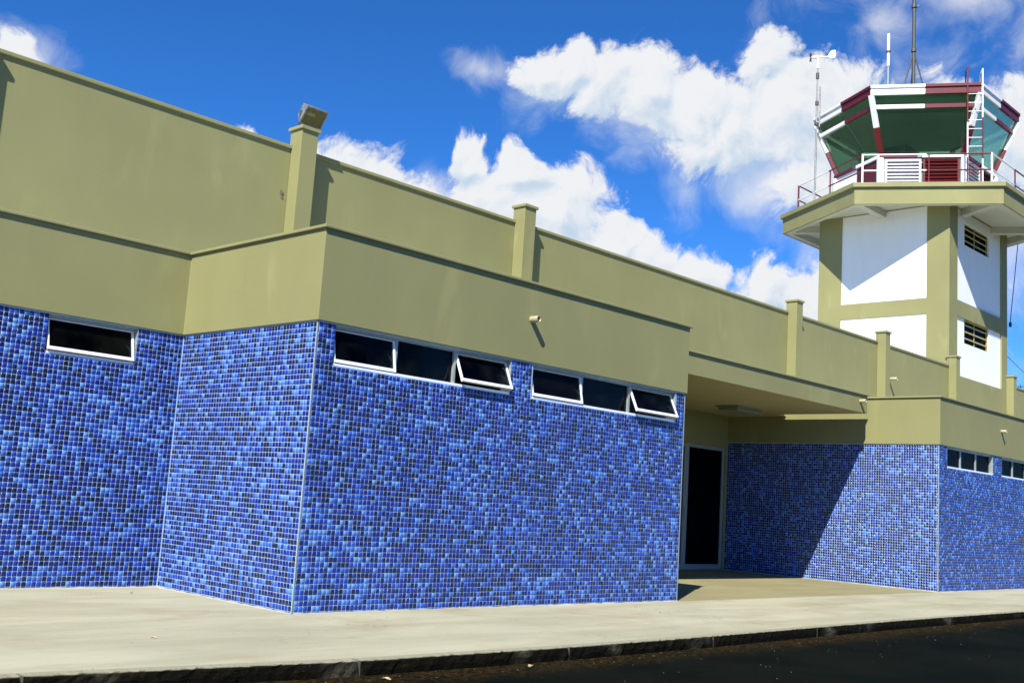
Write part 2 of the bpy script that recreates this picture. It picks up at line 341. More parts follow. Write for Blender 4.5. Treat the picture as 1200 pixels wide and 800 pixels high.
js = [-60] + js + [28, 34, 40, 90]
for a, c in zip(js, js[1:]):
    n = max(2, min(46, int((c - a) / .05))); q = []; mb = MB()
    a2, c2 = a + .012, c - .012
    for i in range(n + 1):
        x = a2 + (c2 - a2) * i / n; y = kerb_y(x); j = lambda s_: random.uniform(-s_, s_)
        q += [(x, y + .004 + j(.004), -.16), (x, y - .006 + j(.010), -.060 + j(.012)), (x, y + .004 + j(.010), -.020 + j(.008)), (x, y + .020 + j(.015), j(.004) - .003), (x, y + KW - .003, .0015), (x, y + KW - .003, -.16)]
    f = []
    for i in range(n):
        for k in range(5): f.append((i * 6 + k, (i + 1) * 6 + k, (i + 1) * 6 + k + 1, i * 6 + k + 1))
    f += [tuple(range(6)), tuple(n * 6 + k for k in range(6))[::-1]]
    mb.add(q, f).obj('kerb_stone', KERB, kb)
# mortar in the kerb joints
mj = MB()
for a in js[1:-1]: mj.box(a - .011, a + .011, kerb_y(a) + .010, kerb_y(a) + KW - .004, -.15, -.003)
mj.obj('joint_mortar', JOINT, kb)

# ------------------------------------------------------------------ terminal building
T = thing('terminal_building', 'low khaki terminal building with blue mosaic tiled lower walls and stepped parapets', 'building')
PT = .0495; TH = .0022
def tiles(name, origin, ax, length, holes=(), ztop=HT - .012, zbot=0., flip=1):
    """a field of real mosaic tiles: ax = direction along the wall, tiles stand proud of the grout along the outward normal"""
    ax = np.array(ax, float); up = np.array((0, 0, 1.)); nr = np.cross(ax, up) * flip
    nc = int(math.ceil(length / PT)); nrw = int(math.ceil((ztop - zbot) / PT))
    I, J = np.meshgrid(np.arange(nc), np.arange(nrw), indexing='ij'); I = I.ravel(); J = J.ravel()
    u0 = I * PT; u1 = np.minimum(u0 + PT, length); z1 = ztop - J * PT; z0 = np.maximum(z1 - PT, zbot)
    keep = (u1 - u0 > .014) & (z1 - z0 > .014)
    for a, b, c, d in holes: keep &= ~((u0 + PT / 2 > a) & (u0 + PT / 2 < b) & (z1 - PT / 2 > c) & (z1 - PT / 2 < d))
    I, J, u0, u1, z0, z1 = [k[keep] for k in (I, J, u0, u1, z0, z1)]
    n = len(u0); g = .0026
    # mosaic comes in sheets of six by six: each sheet sits a touch off
    off = rng.normal(0, .0005, (nc // 6 + 1, nrw // 6 + 1, 2)); ou = off[I // 6, J // 6, 0] + rng.normal(0, .0003, n); oz = off[I // 6, J // 6, 1] + rng.normal(0, .0003, n)
    a0, a1, b0, b1 = u0 + g + ou, u1 - g + ou, z0 + g + oz, z1 - g + oz
    th = TH + rng.normal(0, .00015, n); tu = rng.normal(0, .00035, n); tz = rng.normal(0, .00035, n); bv = .0008
    sb = rng.normal(0, .045, (nc // 6 + 1, nrw // 6 + 1))
    V = np.zeros((n, 8, 3)); O = np.array(origin, float)
    for k, (uu, zz, su, sz) in enumerate(((a0, b0, -1, -1), (a1, b0, 1, -1), (a1, b1, 1, 1), (a0, b1, -1, 1))):
        V[:, k] = O + uu[:, None] * ax + zz[:, None] * up + nr * -.001
        V[:, k + 4] = O + (uu - su * bv)[:, None] * ax + (zz - sz * bv)[:, None] * up + nr * (th + su * tu + sz * tz)[:, None]
    base = np.array([(4, 5, 6, 7), (0, 1, 5, 4), (1, 2, 6, 5), (2, 3, 7, 6), (3, 0, 4, 7)])
    if flip < 0: base = base[:, ::-1]
    F = (base[None] + (np.arange(n) * 8)[:, None, None]).reshape(-1, 4)
    me = bpy.data.meshes.new(name); me.vertices.add(n * 8); me.vertices.foreach_set('co', V.ravel())
    me.loops.add(F.size); me.loops.foreach_set('vertex_index', F.ravel().astype(np.int32))
    me.polygons.add(len(F)); me.polygons.foreach_set('loop_start', np.arange(0, F.size, 4, dtype=np.int32))
    me.update(calc_edges=True)
    at = me.attributes.new('tone', 'FLOAT', 'FACE'); at.data.foreach_set('value', np.repeat(np.clip(rng.random(n) * .985 + sb[I // 6, J // 6] + .05 * np.sin(u0 * 1.7 + 1.3 * np.sin(z0 * 2.1)) * np.sin(z0 * 2.9 + u0 * .6), 0, .995), 5).astype(np.float32))
    me.materials.append(TILE); me.validate()
    o = bpy.data.objects.new(name, me); COL.objects.link(o); o.parent = T; o['kind'] = 'stuff'
    return o

def wall_x(x0, x1, y, wins, th=.16, z1=HT):
    """tiled wall facing -Y with openings (xa, xb, za, zb)"""
    mb = MB(); zs = min([w_[2] for w_ in wins], default=z1)
    if not wins: return mb.box(x0, x1, y, y + th, 0, z1)
    mb.box(x0, x1, y, y + th, 0, zs)
    c = x0
    for xa, xb, za, zb in wins:
        if xa > c: mb.box(c, xa, y, y + th, zs, z1)
        if zb < z1: mb.box(xa, xb, y, y + th, zb, z1)
        c = xb
    if c < x1: mb.box(c, x1, y, y + th, zs, z1)
    return mb
WZ0, WZ1 = 2.302, 2.684
win_left = [(-1.50, -.53, WZ0, WZ1)]
win_bay = [(.20, 2.645, WZ0, WZ1), (3.00, 5.785, WZ0, WZ1)]
win_right = [(14.64, 16.95, WZ0, WZ1), (17.44, 19.75, WZ0, WZ1), (20.24, 22.55, WZ0, WZ1), (23.04, 25.35, WZ0, WZ1)]
wall_x(XA, .16, D1, win_left).obj('tiled_wall', GROUT, T)
wall_x(0, W, 0, win_bay).obj('tiled_wall', GROUT, T)
wall_x(X2, XZ, 0, win_right).obj('tiled_wall', GROUT, T)
MB().box(0, .16, .162, D1 - .002, 0, HT).obj('tiled_wall', GROUT, T)
MB().box(W - .16, W, .162, DB, 0, HT).obj('tiled_wall', GROUT, T)
MB().box(X2, X2 + .16, .162, DB + .15, 0, HT).obj('tiled_wall', GROUT, T)
def hole(ws, x0): return [(a - x0 - .002, b - x0 + .002, c - .004, d + .03) for a, b, c, d in ws]
tiles('mosaic_tile', (-5.2, D1, 0), (1, 0, 0), 5.2 - .008, hole(win_left, -5.2))
tiles('mosaic_tile', (.012, 0, 0), (1, 0, 0), W - .024, hole(win_bay, .012))
tiles('mosaic_tile', (X2 + .012, 0, 0), (1, 0, 0), 12.0, hole(win_right, X2 + .012))
tiles('mosaic_tile', (0, D1 - .008, 0), (0, -1, 0), D1 - .022)
tiles('mosaic_tile', (X2, DB - .004, 0), (0, -1, 0), DB - .018)
tiles('mosaic_tile', (W, .014, 0), (0, 1, 0), 2.6)
# aluminium corner strips
for x in (0, W, X2):
    e = -1 if x != W else 1
    MB().box(x - .0045, x + .007, -.0045, .007, 0, HT - .004).obj('corner_trim', TRIM, T, bevel=.002)
# irregular line of white mortar left along the foot of the walls
def fillet(a, b, nr):
    mf = MB()
    a = Vector(a); b = Vector(b); nr = Vector(nr); L = (b - a).length; n = int(L / .07); q = []; f = []
    for i in range(n + 1):
        p_ = a.lerp(b, i / n); wd = .006 + .016 * random.random() + (.03 if random.random() < .10 else 0); h = .003 + .008 * random.random()
        q += [p_ + nr * -.003 + Vector((0, 0, h)), p_ + nr * (.010 + .3 * wd) + Vector((0, 0, h * .8)), p_ + nr * (.012 + wd) + Vector((0, 0, -.004))]
    for i in range(n): f += [(i * 3, i * 3 + 1, i * 3 + 4, i * 3 + 3), (i * 3 + 1, i * 3 + 2, i * 3 + 5, i * 3 + 4)]
    mf.add(q, f).obj('mortar_fillet', MORTAR, T, smooth=True)
fillet((-8, D1, 0), (-.0, D1, 0), (0, -1, 0)); fillet((0, D1, 0), (0, 0, 0), (-1, 0, 0)); fillet((0, 0, 0), (W, 0, 0), (0, -1, 0)); fillet((X2, DB, 0), (X2, 0, 0), (-1, 0, 0)); fillet((X2, 0, 0), (30, 0, 0), (0, -1, 0))

# parapet bands (proud of the tiles) and their copings
PR = .022; CH = .032
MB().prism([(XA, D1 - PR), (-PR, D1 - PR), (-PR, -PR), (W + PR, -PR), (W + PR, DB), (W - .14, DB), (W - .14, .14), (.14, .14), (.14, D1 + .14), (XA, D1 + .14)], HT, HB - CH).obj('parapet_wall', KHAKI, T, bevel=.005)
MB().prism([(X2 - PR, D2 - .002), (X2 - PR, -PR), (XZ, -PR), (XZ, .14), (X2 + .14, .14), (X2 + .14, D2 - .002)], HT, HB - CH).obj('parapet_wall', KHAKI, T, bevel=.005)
CO = .030
def coping(pts_list, name='coping', ch=CH, ztop=HB):
    mb = MB()
    for x0, x1, y0, y1 in pts_list: mb.box(x0, x1, y0, y1, ztop - ch, ztop)
    return mb.obj(name, KHAKI_TRIM, T, bevel=.007)
o_ = PR + CO
MB().prism([(XA, D1 - o_), (-o_, D1 - o_), (-o_, -o_), (W + o_, -o_), (W + o_, DB), (W - .17, DB), (W - .17, .17), (.17, .17), (.17, D1 + .17), (XA, D1 + .17)], HB - CH, HB).obj('coping', KHAKI_TRIM, T, bevel=.006)
MB().prism([(X2 - o_, D2 - .003), (X2 - o_, -o_), (XZ, -o_), (XZ, .17), (X2 + .17, .17), (X2 + .17, D2 - .003)], HB - CH, HB).obj('coping', KHAKI_TRIM, T, bevel=.006)
# canopy over the entrance: wide at the back, short of the right block at the front
CX1, CY0, CZ0 = 13.86, 1.25, 3.25
can = MB().box(W + PR + .003, CX1, CY0, 3.20, CZ0, HB - CH).box(W + PR + .003, X2 - PR - .003, 3.203, DB + .1, CZ0 + .002, HB - CH)
can.obj('canopy', [SOFFIT], T)
MB().box(W + PR + .004, CX1 + .003, CY0 - .012, CY0 - .001, CZ0 - .003, HB - CH).obj('canopy_fascia', KHAKI, T, bevel=.003)
coping([(W + o_ + .002, CX1 + CO, CY0 - .012 - CO, CY0 + .18)])
coping([(CX1 - .15, CX1 + CO, CY0 + .182, 3.18)])
# lintel and back wall of the recess, with the glass doors
DOORX0, DOORX1, DOORZ = 9.98, 14.19, 2.575
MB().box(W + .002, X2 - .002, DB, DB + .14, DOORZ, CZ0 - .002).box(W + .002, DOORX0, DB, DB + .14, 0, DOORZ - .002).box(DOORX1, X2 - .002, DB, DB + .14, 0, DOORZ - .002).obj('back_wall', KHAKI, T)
for i in range(3):
    x0 = DOORX0 + i * (DOORX1 - DOORX0) / 3 + .003; x1 = DOORX0 + (i + 1) * (DOORX1 - DOORX0) / 3 - .003; y = DB + .02
    fr = MB().box(x0, x0 + .075, y, y + .06, .0, DOORZ - .003).box(x1 - .075, x1, y, y + .06, .0, DOORZ - .003).box(x0 + .075, x1 - .075, y + .001, y + .059, .0, .11).box(x0 + .075, x1 - .075, y + .001, y + .059, DOORZ - .08, DOORZ - .003).obj('glass_door', ALU, T, bevel=.004)
    MB().box(x0 + .07, x1 - .07, y + .026, y + .034, .105, DOORZ - .075).obj('pane', DARKGLASS, fr)
    if i == 1: MB().tube([(x1 - .035, y - .03, .95), (x1 - .035, y - .03, 1.25)], .011).obj('handle', ALU, fr)

# windows: aluminium frames with top hung sashes
def window(x0, x1, y, z0, z1, lites, opens):
    yf = y + .046; d = .06; t = .022
    fr = MB().box(x0 + .001, x1 - .001, yf - .038, yf + d, z0 + .001, z0 + t, 1).box(x0 + .001, x1 - .001, yf, yf + d, z1 - t, z1 - .001)
    fr.box(x0 + .001, x0 + t, yf + .002, yf + d - .002, z0 + t, z1 - t).box(x1 - t, x1 - .001, yf + .002, yf + d - .002, z0 + t, z1 - t)
    st = (x1 - x0) / lites
    for i in range(1, lites): fr.box(x0 + i * st - .016, x0 + i * st + .016, yf + .003, yf + d - .003, z0 + t, z1 - t)
    # plaster reveal round the opening
    fr.box(x1 - .012, x1 - .0005, y - .003, yf - .001, z0 + .002, z1 - .002, 0)
    fo = fr.obj('window', [ALU, WHITE], T)
    for i in range(lites):
        a = x0 + i * st + (t if i == 0 else .016) + .004; b = x0 + (i + 1) * st - (t if i == lites - 1 else .016) - .004
        top = z1 - t - .006; h = top - (z0 + t + .004); s_ = .024; ang = R(opens[i]); yy = yf + .012
        def tr(mb):
            q = []
            for x, yv, z in mb.v:
                q.append((x, yy + yv * math.cos(ang) + z * math.sin(ang), top + z * math.cos(ang) - yv * math.sin(ang)))
            mb.v = q; return mb
        if opens[i] == 0:
            MB().box(a - .004, b + .004, yf + .030, yf + .036, z0 + t, z1 - t).obj('pane', GLASS, fo); continue
        sm = MB().box(a, a + .013, 0, .028, -h, 0).box(b - s_, b, 0, .028, -h, 0).box(a + .013, b - s_, .001, .027, -h, -h + s_ + .008).box(a + .013, b - s_, .001, .027, -.012, 0)
        so = tr(sm).obj('sash', WHITE, fo)
        pm = MB().box(a + .010, b - s_ + .004, .010, .016, -h + s_, -.010); tr(pm).obj('pane', GLASS, fo)
        if opens[i] > 4:
            for xx, e in ((b - .014, 1),):
                yb = yy - h * math.sin(ang) * .72; zb = top - h * math.cos(ang) * .72
                MB().bar((xx - .04, yf + .05, top - h * .42), (xx, yb + .02, zb), .006, .016).obj('stay', ALU, fo)
    return fo
window(*win_left[0][:2], D1, WZ0, WZ1, 1, [15])
window(*win_bay[0][:2], 0, WZ0, WZ1, 3, [10, 0, 24]); window(*win_bay[1][:2], 0, WZ0, WZ1, 3, [11, 0, 25])
for w_ in win_right: window(*w_[:2], 0, WZ0, WZ1, 3, [0, 0, 0])

# upper wall of the hall, with its faint pour line, and the pilasters
UW = MB().box(XA, TX0 - .004, D2, D2 + .16, ZRF, 4.816).box(XA, TX0 - .004, D2 + .006, D2 + .16, 4.816, H2 - .055).box(TX1 + .004, 60, D2, D2 + .16, 0, H2 - .055)
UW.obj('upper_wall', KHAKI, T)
coping([(XA, TX0 - .006, D2 - .028, D2 + .19)], ch=.055, ztop=H2); coping([(TX1 + .006, 60, D2 - .028, D2 + .19)], ch=.055, ztop=H2)
PX = [3.105 + 5 * k for k in (-1, 0, 1, 3, 4, 5, 6, 7, 8, 9)]
for x in PX:
    x -= .0 if x > 25 else 0
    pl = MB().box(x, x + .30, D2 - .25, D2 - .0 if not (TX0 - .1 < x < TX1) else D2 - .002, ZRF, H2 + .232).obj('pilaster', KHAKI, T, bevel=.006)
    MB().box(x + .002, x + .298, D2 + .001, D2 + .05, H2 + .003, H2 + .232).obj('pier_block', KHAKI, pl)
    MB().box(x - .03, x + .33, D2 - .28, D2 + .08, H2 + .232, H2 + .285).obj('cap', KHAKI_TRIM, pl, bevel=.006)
for x, z, r_ in ((3.0, 5.55, .030), (3.015, 5.475, .018)):
    MB().tube([(x, D2 - .004, z), (x + .01, D2 + .02, z)], r_, 9).obj('wall_plug', BARK, T)
# roofs and hidden walls that close the rooms
MB().box(XA, -.0, D1 + .162, D2 - .002, ZRF - .14, ZRF).box(.0, W - .162, .162, D2 - .002, ZRF - .141, ZRF - .001).box(X2 + .162, XZ, .162, D2 - .002, ZRF - .14, ZRF).obj('flat_roof', PALE, T)
MB().box(XA, 60, D2 + .17, 14, 5.70, 5.84).obj('hall_roof', PALE, T)
MB().box(XA - .16, XA - .002, D1, 14.2, 0, H2 - .3).box(XA, 60, 14, 14.16, 0, H2 - .3).box(60.002, 60.16, D2, 14.2, 0, H2 - .3).box(XZ + .002, XZ + .16, -.02, D2, 0, HB - .06).obj('rear_wall', KHAKI, T)
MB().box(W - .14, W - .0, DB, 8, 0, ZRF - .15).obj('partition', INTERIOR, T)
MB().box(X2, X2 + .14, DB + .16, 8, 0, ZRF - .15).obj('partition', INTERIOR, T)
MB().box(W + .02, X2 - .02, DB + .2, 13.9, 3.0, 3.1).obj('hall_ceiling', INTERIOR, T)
# rain spouts
def spout(p0, nr, ln=.17, r=.040, dr=0):
    p0 = Vector(p0); nr = Vector(nr); n = 16; q = []; a = nr.orthogonal().normalized(); b = nr.cross(a)
    pr = [(-.02, r), (ln, r), (ln + .002, r - .002), (ln, r - .007), (ln * .2, r - .008), (ln * .18, .001)]
    for tt, rr in pr: q += [p0 + nr * tt + Vector((0, 0, -dr * max(tt, 0))) + (a * math.cos(k * 2 * math.pi / n) + b * math.sin(k * 2 * math.pi / n)) * rr for k in range(n)]
    f = [(i * n + k, i * n + (k + 1) % n, (i + 1) * n + (k + 1) % n, (i + 1) * n + k) for i in range(len(pr) - 1) for k in range(n)]
    return MB().add(q, f).obj('rain_spout', PVC, T, smooth=True)
spout((2.90, -PR, 3.185), (0, -1, 0), .118, .037); spout((13.56, CY0 - .012, 3.46), (0, -1, 0), .12, .036)
spout((17.36, -PR, 3.225), (0, -1, 0), .11, .034); spout((23.85, D2, 5.31), (.0, -1, 0), .26, .050)
spout((25.4, -PR, 3.225), (0, -1, 0), .11, .034)
based(T, (0, 0, 0))

# ------------------------------------------------------------------ control tower
K = thing('control_tower', 'khaki and white airfield control tower with green glass hexagonal cab in red and white trim', 'tower')
cx, cy = 30.63, 7.727
ZS0, ZS1 = 11.395, 12.095
ZT = ZS0 + .236
FX = [(TX0, 28.80), (32.70, TX1)]; FY = [(TY0, 6.18), (9.17, TY1)]
sh = MB()
for x0, x1 in FX:
    for y0, y1 in FY: sh.box(x0, x1, y0, y1, 0, ZT)
BZ = [(0, 6.06), (8.0, 8.53), (ZT - .03, ZT - .002)]
RC = .055
for z0, z1 in BZ:
    for y0, y1 in ((TY0 + .002, TY0 + .25), (TY1 - .25, TY1 - .002)): sh.box(28.80, 32.70, y0, y1, z0, z1)
    for x0, x1 in ((TX0 + .002, TX0 + .25), (TX1 - .25, TX1 - .002)): sh.box(x0, x1, 6.18, 9.17, z0, z1)
sh.obj('shaft', KHAKI, K)
LX0, LX1 = 29.50, 31.65
for (z0, z1), (l0, l1) in (((6.06, 8.0), (7.20, 8.0 - .002)), ((8.53, ZT - .03), (10.50, 11.25))):
    y0, y1 = TY0 + RC, TY0 + RC + .12
    p_ = MB().box(28.80, LX0, y0, y1, z0, z1).box(LX1, 32.70, y0, y1, z0, z1).box(LX0, LX1, y0, y1, z0, l0)
    if l1 < z1 - .01: p_.box(LX0, LX1, y0, y1, l1, z1)
    p_.obj('wall_panel', WHITE_W, K)
    MB().box(28.80, 32.70, TY1 - RC - .12, TY1 - RC, z0, z1).obj('wall_panel', WHITE_W, K)
    MB().box(TX0 + RC - .03, TX0 + RC + .12, 6.18, 9.17, z0, z1).obj('wall_panel', WHITE_W, K)
    MB().box(TX1 - RC - .12, TX1 - RC, 6.18, 9.17, z0, z1).obj('wall_panel', WHITE_W, K)
    lw = MB().box(LX0 + .03, LX1 - .03, y0 + .051, y0 + .099, l0 + .002, l0 + .03).box(LX0 + .03, LX1 - .03, y0 + .051, y0 + .099, l1 - .03, l1 - .004).box(LX0 + .002, LX0 + .03, y0 + .05, y0 + .10, l0 + .002, l1 - .004).box(LX1 - .03, LX1 - .002, y0 + .05, y0 + .10, l0 + .002, l1 - .004).obj('barred_window', YELLOWBAR, K)
    hh = l1 - l0
    for k in range(3):
        z = l0 + hh * (k + .9) / 3.6
        MB().box(LX0 + .03, LX1 - .03, y0 + .055, y0 + .085, z - .022, z + .022).obj('bar', YELLOWBAR, lw)
    MB().box((LX0 + LX1) / 2 - .025, (LX0 + LX1) / 2 + .025, y0 + .086, y0 + .11, l0 + .003, l1 - .005).obj('mullion', YELLOWBAR, lw)
    MB().box(LX0 + .03, LX1 - .03, y0 + .112, y0 + .118, l0 + .003, l1 - .005).obj('pane', GLASS, lw)
def hexv(r, ang): return (cx + r * math.cos(R(ang)), cy + r * math.sin(R(ang)))
VA = (0, 60, 120, 180, 240, 300)
def ring(r0, r1, z0, z1, mb=None, mi=0):
    mb = mb or MB()
    for a in VA:
        p0, p1, p2, p3 = hexv(r1, a), hexv(r1, a + 60), hexv(r0, a + 60), hexv(r0, a)
        mb.add([(*p0, z0), (*p1, z0), (*p2, z0), (*p3, z0), (*p0, z1), (*p1, z1), (*p2, z1), (*p3, z1)], [(0, 3, 2, 1), (4, 5, 6, 7), (0, 1, 5, 4), (2, 3, 7, 6)], mi)
    return mb
MB().prism([hexv(4.42, a) for a in VA], ZS0 + .24, ZS1 - .01).obj('balcony_slab', PALE, K)
ring(4.42, 4.50, ZS0, ZS1 - .153).obj('balcony_fascia', KHAKI, K)
ring(4.30, 4.60, ZS1 - .150, ZS1).obj('balcony_lip', KHAKI_TRIM, K, bevel=.01)
ring(4.20, 4.418, ZS0 + .006, ZS0 + .238).obj('edge_beam', PALE, K)
for a in VA:
    # beams from each corner of the slab to the shaft
    v = Vector((*hexv(4.25, a), 0)); d = Vector((math.cos(R(a)), math.sin(R(a)), 0)); t0 = 2.3
    MB().bar((cx + d.x * t0, cy + d.y * t0, ZS0 + .125), (v.x, v.y, ZS0 + .125), .26, .226).obj('soffit_beam', PALE, K)
# railing: tubes alternate white and red, half a side each
RR = 3.97
def hp(r, ang, z): x, y = hexv(r, ang); return Vector((x, y, z))
for a in VA:
    A0, A1 = hp(RR, a, 0), hp(RR, a + 60, 0)
    for z in (ZS1 + 1.10, ZS1 + .56):
        for k, (m_, s0, s1) in enumerate(((WHITE, 0, .5), (RED, .5, 1))):
            p0 = A0.lerp(A1, s0); p1 = A0.lerp(A1, s1)
            MB().tube([p0 + Vector((0, 0, z)), p1 + Vector((0, 0, z))], .026, 8).obj('handrail', m_, K)
    white = a in (180, 240, 300)
    MB().tube([A0 + Vector((0, 0, ZS1 - .02)), A0 + Vector((0, 0, ZS1 + 1.125))], .034, 8).obj('rail_post', WHITE if white else RED, K)
    mpt = A0.lerp(A1, .52); MB().tube([mpt + Vector((0, 0, ZS1 - .02)), mpt + Vector((0, 0, ZS1 + 1.10))], .026, 8).obj('rail_post', RED, K)
# cab
rb, zb, rt, zt = 2.60, 13.56, 3.40, 15.44
rw = 2.66
def gpt(t, ang, off=0): return hp(rb + (rt - rb) * t + off, ang, zb + (zt - zb) * t)
for a in VA:
    A0, A1 = hp(rw, a, 0), hp(rw, a + 60, 0); nrm = Vector((math.cos(R(a + 30)), math.sin(R(a + 30)), 0)); dirv = (A1 - A0).normalized()
    Lw = (A1 - A0).length
    def wp(s, z, o=0): p_ = A0 + dirv * (s * Lw) + nrm * o; return Vector((p_.x, p_.y, z))
    zl0, zl1 = ZS1 - .008, zb - .12
    for half, (s0, s1, m_) in enumerate(((.045, .4995, WHITE), (.5005, .955, RED))):
        if a in (180, 240):
            lf = MB(); zz0, zz1 = zl0 + .01, zl1 - .02
            lf.bar(wp(s0 + .01, (zz0 + zz1) / 2), wp(s0 + .035, (zz0 + zz1) / 2), .06, zz1 - zz0).bar(wp(s1 - .035, (zz0 + zz1) / 2), wp(s1 - .01, (zz0 + zz1) / 2), .06, zz1 - zz0)
            lf.bar(wp(s0 + .01, zz1 - .02), wp(s1 - .01, zz1 - .02), .058, .05).bar(wp(s0 + .01, zz0 + .02), wp(s1 - .01, zz0 + .02), .058, .05)
            lo = lf.obj('louvre_panel', m_, K)
            ns = 11
            for k in range(ns):
                z = zz0 + .09 + (zz1 - zz0 - .16) * k / (ns - 1)
                c0, c1 = wp(s0 + .035, z), wp(s1 - .035, z)
                MB().bar(c0, c1, .085, .014, up=(nrm * .62 + Vector((0, 0, .78))).normalized()).obj('slat', m_, lo)
            MB().bar(wp(s0 + .02, (zz0 + zz1) / 2, -.09), wp(s1 - .02, (zz0 + zz1) / 2, -.09), .012, zz1 - zz0).obj('louvre_backing', LAVENDER if half == 0 else DARKRED, lo)
        else:
            MB().bar(wp(s0, (zl0 + zl1) / 2), wp(s1, (zl0 + zl1) / 2), .06, zl1 - zl0).obj('cab_wall', WHITE if half == 0 else DARKRED, K)
        # sill rail
        MB().bar(wp(s0 - .06, zb - .06, .02), wp(s1 + .06 if half else s1, zb - .06, .02), .12, .11).obj('sill', RED if half == 0 else WHITE, K)
    MB().tube([wp(0, zl0), wp(0, zl1 - .003)], .13, 6).obj('cab_post', WHITE, K)
    # glass and rails
    g0, g1, tm = gpt(0, a), gpt(0, a + 60), .80
    def pane(t0, t1):
        q = [gpt(t0, a), gpt(t0, a + 60), gpt(t1, a + 60), gpt(t1, a)]; n_ = (q[1] - q[0]).cross(q[3] - q[0]).normalized()
        return MB().add([v - n_ * .005 for v in q] + [v + n_ * .005 for v in q], [(3, 2, 1, 0), (4, 5, 6, 7), (0, 1, 5, 4), (1, 2, 6, 5), (2, 3, 7, 6), (3, 0, 4, 7)]).obj('cab_pane', GREENGLASS, K)
    pane(.0, tm - .012); pane(tm + .012, 1)
    for half, m_ in enumerate((WHITE, RED)):
        p0 = gpt(tm, a, .02).lerp(gpt(tm, a + 60, .02), .5 * half); p1 = gpt(tm, a, .02).lerp(gpt(tm, a + 60, .02), .5 * half + .5)
        MB().bar(p0, p1, .09, .13).obj('glazing_bar', m_, K)
        b0 = gpt(0, a, .0).lerp(gpt(0, a + 60, .0), .5 * half); b1 = gpt(0, a, .0).lerp(gpt(0, a + 60, .0), .5 * half + .5)
        z0, z1 = 15.43, 15.76
        f0 = hp(rt + .08, a, 0).lerp(hp(rt + .08, a + 60, 0), .5 * half); f1 = hp(rt + .08, a, 0).lerp(hp(rt + .08, a + 60, 0), .5 * half + .5)
        f0.z = f1.z = (z0 + z1) / 2 - .04; i_ = -nrm * .06
        fb = MB().bar(f0 + i_, f1 + i_, .12, z1 - z0 - .08)
        f0.z = f1.z = z1 - .05; fb.bar(f0 - nrm * .035, f1 - nrm * .035, .16, .10)
        fb.obj('roof_fascia', m_, K, bevel=.006)
    out = Vector((math.cos(R(a)), math.sin(R(a)), .45)).normalized()
    mm = MB(); mid = .46
    mm.bar(gpt(-.02, a, .03), gpt(mid, a, .03), .17, .13, up=out, mi=1).bar(gpt(mid, a, .03), gpt(1.0, a, .03), .17, .13, up=out, mi=0)
    mm.obj('mullion', [WHITE, RED], K, bevel=.008)
MB().prism([hexv(rt - .06, a) for a in VA], 15.45, 15.70).obj('cab_roof', PALE, K)
MB().prism([hexv(2.2, a) for a in (150, 210, 270)] + [hexv(1.5, 270), hexv(1.5, 210), hexv(1.5, 150)], 13.2, 13.30).obj('desk', DARKSTEEL, K)
MB().box(cx - .2, cx + .9, cy + .2, cy + 1.3, 12.1, 14.7).obj('stair_core', DARKSTEEL, K)
MB().prism([hexv(2.56, a) for a in VA], 12.10, 12.14).obj('cab_floor', DARKSTEEL, K)
based(K, (cx, cy, -.1))

# ladder up the front of the cab
L = thing('ladder', 'red and white banded ladder standing on the tower balcony in front of the cab', 'ladder')
nrm = Vector((math.cos(R(210)), math.sin(R(210)), 0)); dv = Vector((math.cos(R(300)), math.sin(R(300)), 0))
S0 = Vector((28.66, 5.07, 0)); S1 = S0 + dv * .46
def lp(b, z, o=0): return Vector((b.x, b.y, z)) + nrm * o
for b, cols in ((S0, ((ZS1, 13.20, RED), (13.20, 14.40, WHITE), (14.40, 16.34, RED))), (S1, ((ZS1, 13.15, WHITE), (13.15, 14.55, RED), (14.55, 16.24, WHITE)))):
    for z0, z1, m_ in cols: MB().tube([lp(b, z0), lp(b, z1)], .026, 8).obj('stile', m_, L)
    m_ = cols[-1][2]; zt_ = cols[-1][1]
    MB().tube([lp(b, zt_ - .02), lp(b, zt_, -.04), lp(b, zt_, -.38), lp(b, zt_ - .03, -.42), lp(b, 15.70, -.42)], .019, 8).obj('grab_rail', m_, L)
for k in range(12):
    z = ZS1 + .28 + k * .30
    MB().tube([lp(S0, z), lp(S1, z)], .013, 6).obj('rung', RED if (k // 4) % 2 == 0 and k < 4 else WHITE, L)
for z in (15.58,):
    for b in (S0, S1): MB().bar(lp(b, z), lp(b, z, -.12), .03, .03).obj('bracket', WHITE, L)
based(L, (S0.x, S0.y, ZS1))

# wind sensor on its pole
V = thing('wind_vane', 'white propeller wind vane on a tall thin pole at the left of the tower balcony', 'wind vane')
pb = Vector((28.10, 10.22, 0))
MB().tube([(pb.x, pb.y, ZS1), (pb.x, pb.y, 16.2)], .032, 10).obj('pole', GALV, V)
MB().tube([(pb.x, pb.y, 15.6), (pb.x, pb.y, 17.35)], .025, 10).tube([(pb.x + .06, pb.y - .08, 15.1), (pb.x + .06, pb.y - .08, 16.6)], .03, 8).obj('upper_pole', GALV, V)
MB().tube([(pb.x, pb.y, 16.9), (pb.x, pb.y, 17.12)], .055, 10).tube([(pb.x, pb.y, 15.9), (pb.x, pb.y, 16.05)], .06, 10).tube([(pb.x, pb.y, 15.15), (pb.x, pb.y, 15.25)], .075, 10).obj('collar', DARKSTEEL, V)
br = gpt(.78, 120); MB().bar((pb.x, pb.y, 14.93), (br.x - .03, br.y, 14.93), .05, .05).obj('bracket', WHITE, V)
ZV = 17.72; VS = .68; tv = Vector((.40, -.917, -.045)).normalized() * VS
MB().tube([(pb.x, pb.y, 17.3), (pb.x, pb.y, ZV)], .05, 12, radii=[.04, .028]).obj('mount', WHITE, V)
vb = Vector((pb.x, pb.y, ZV))
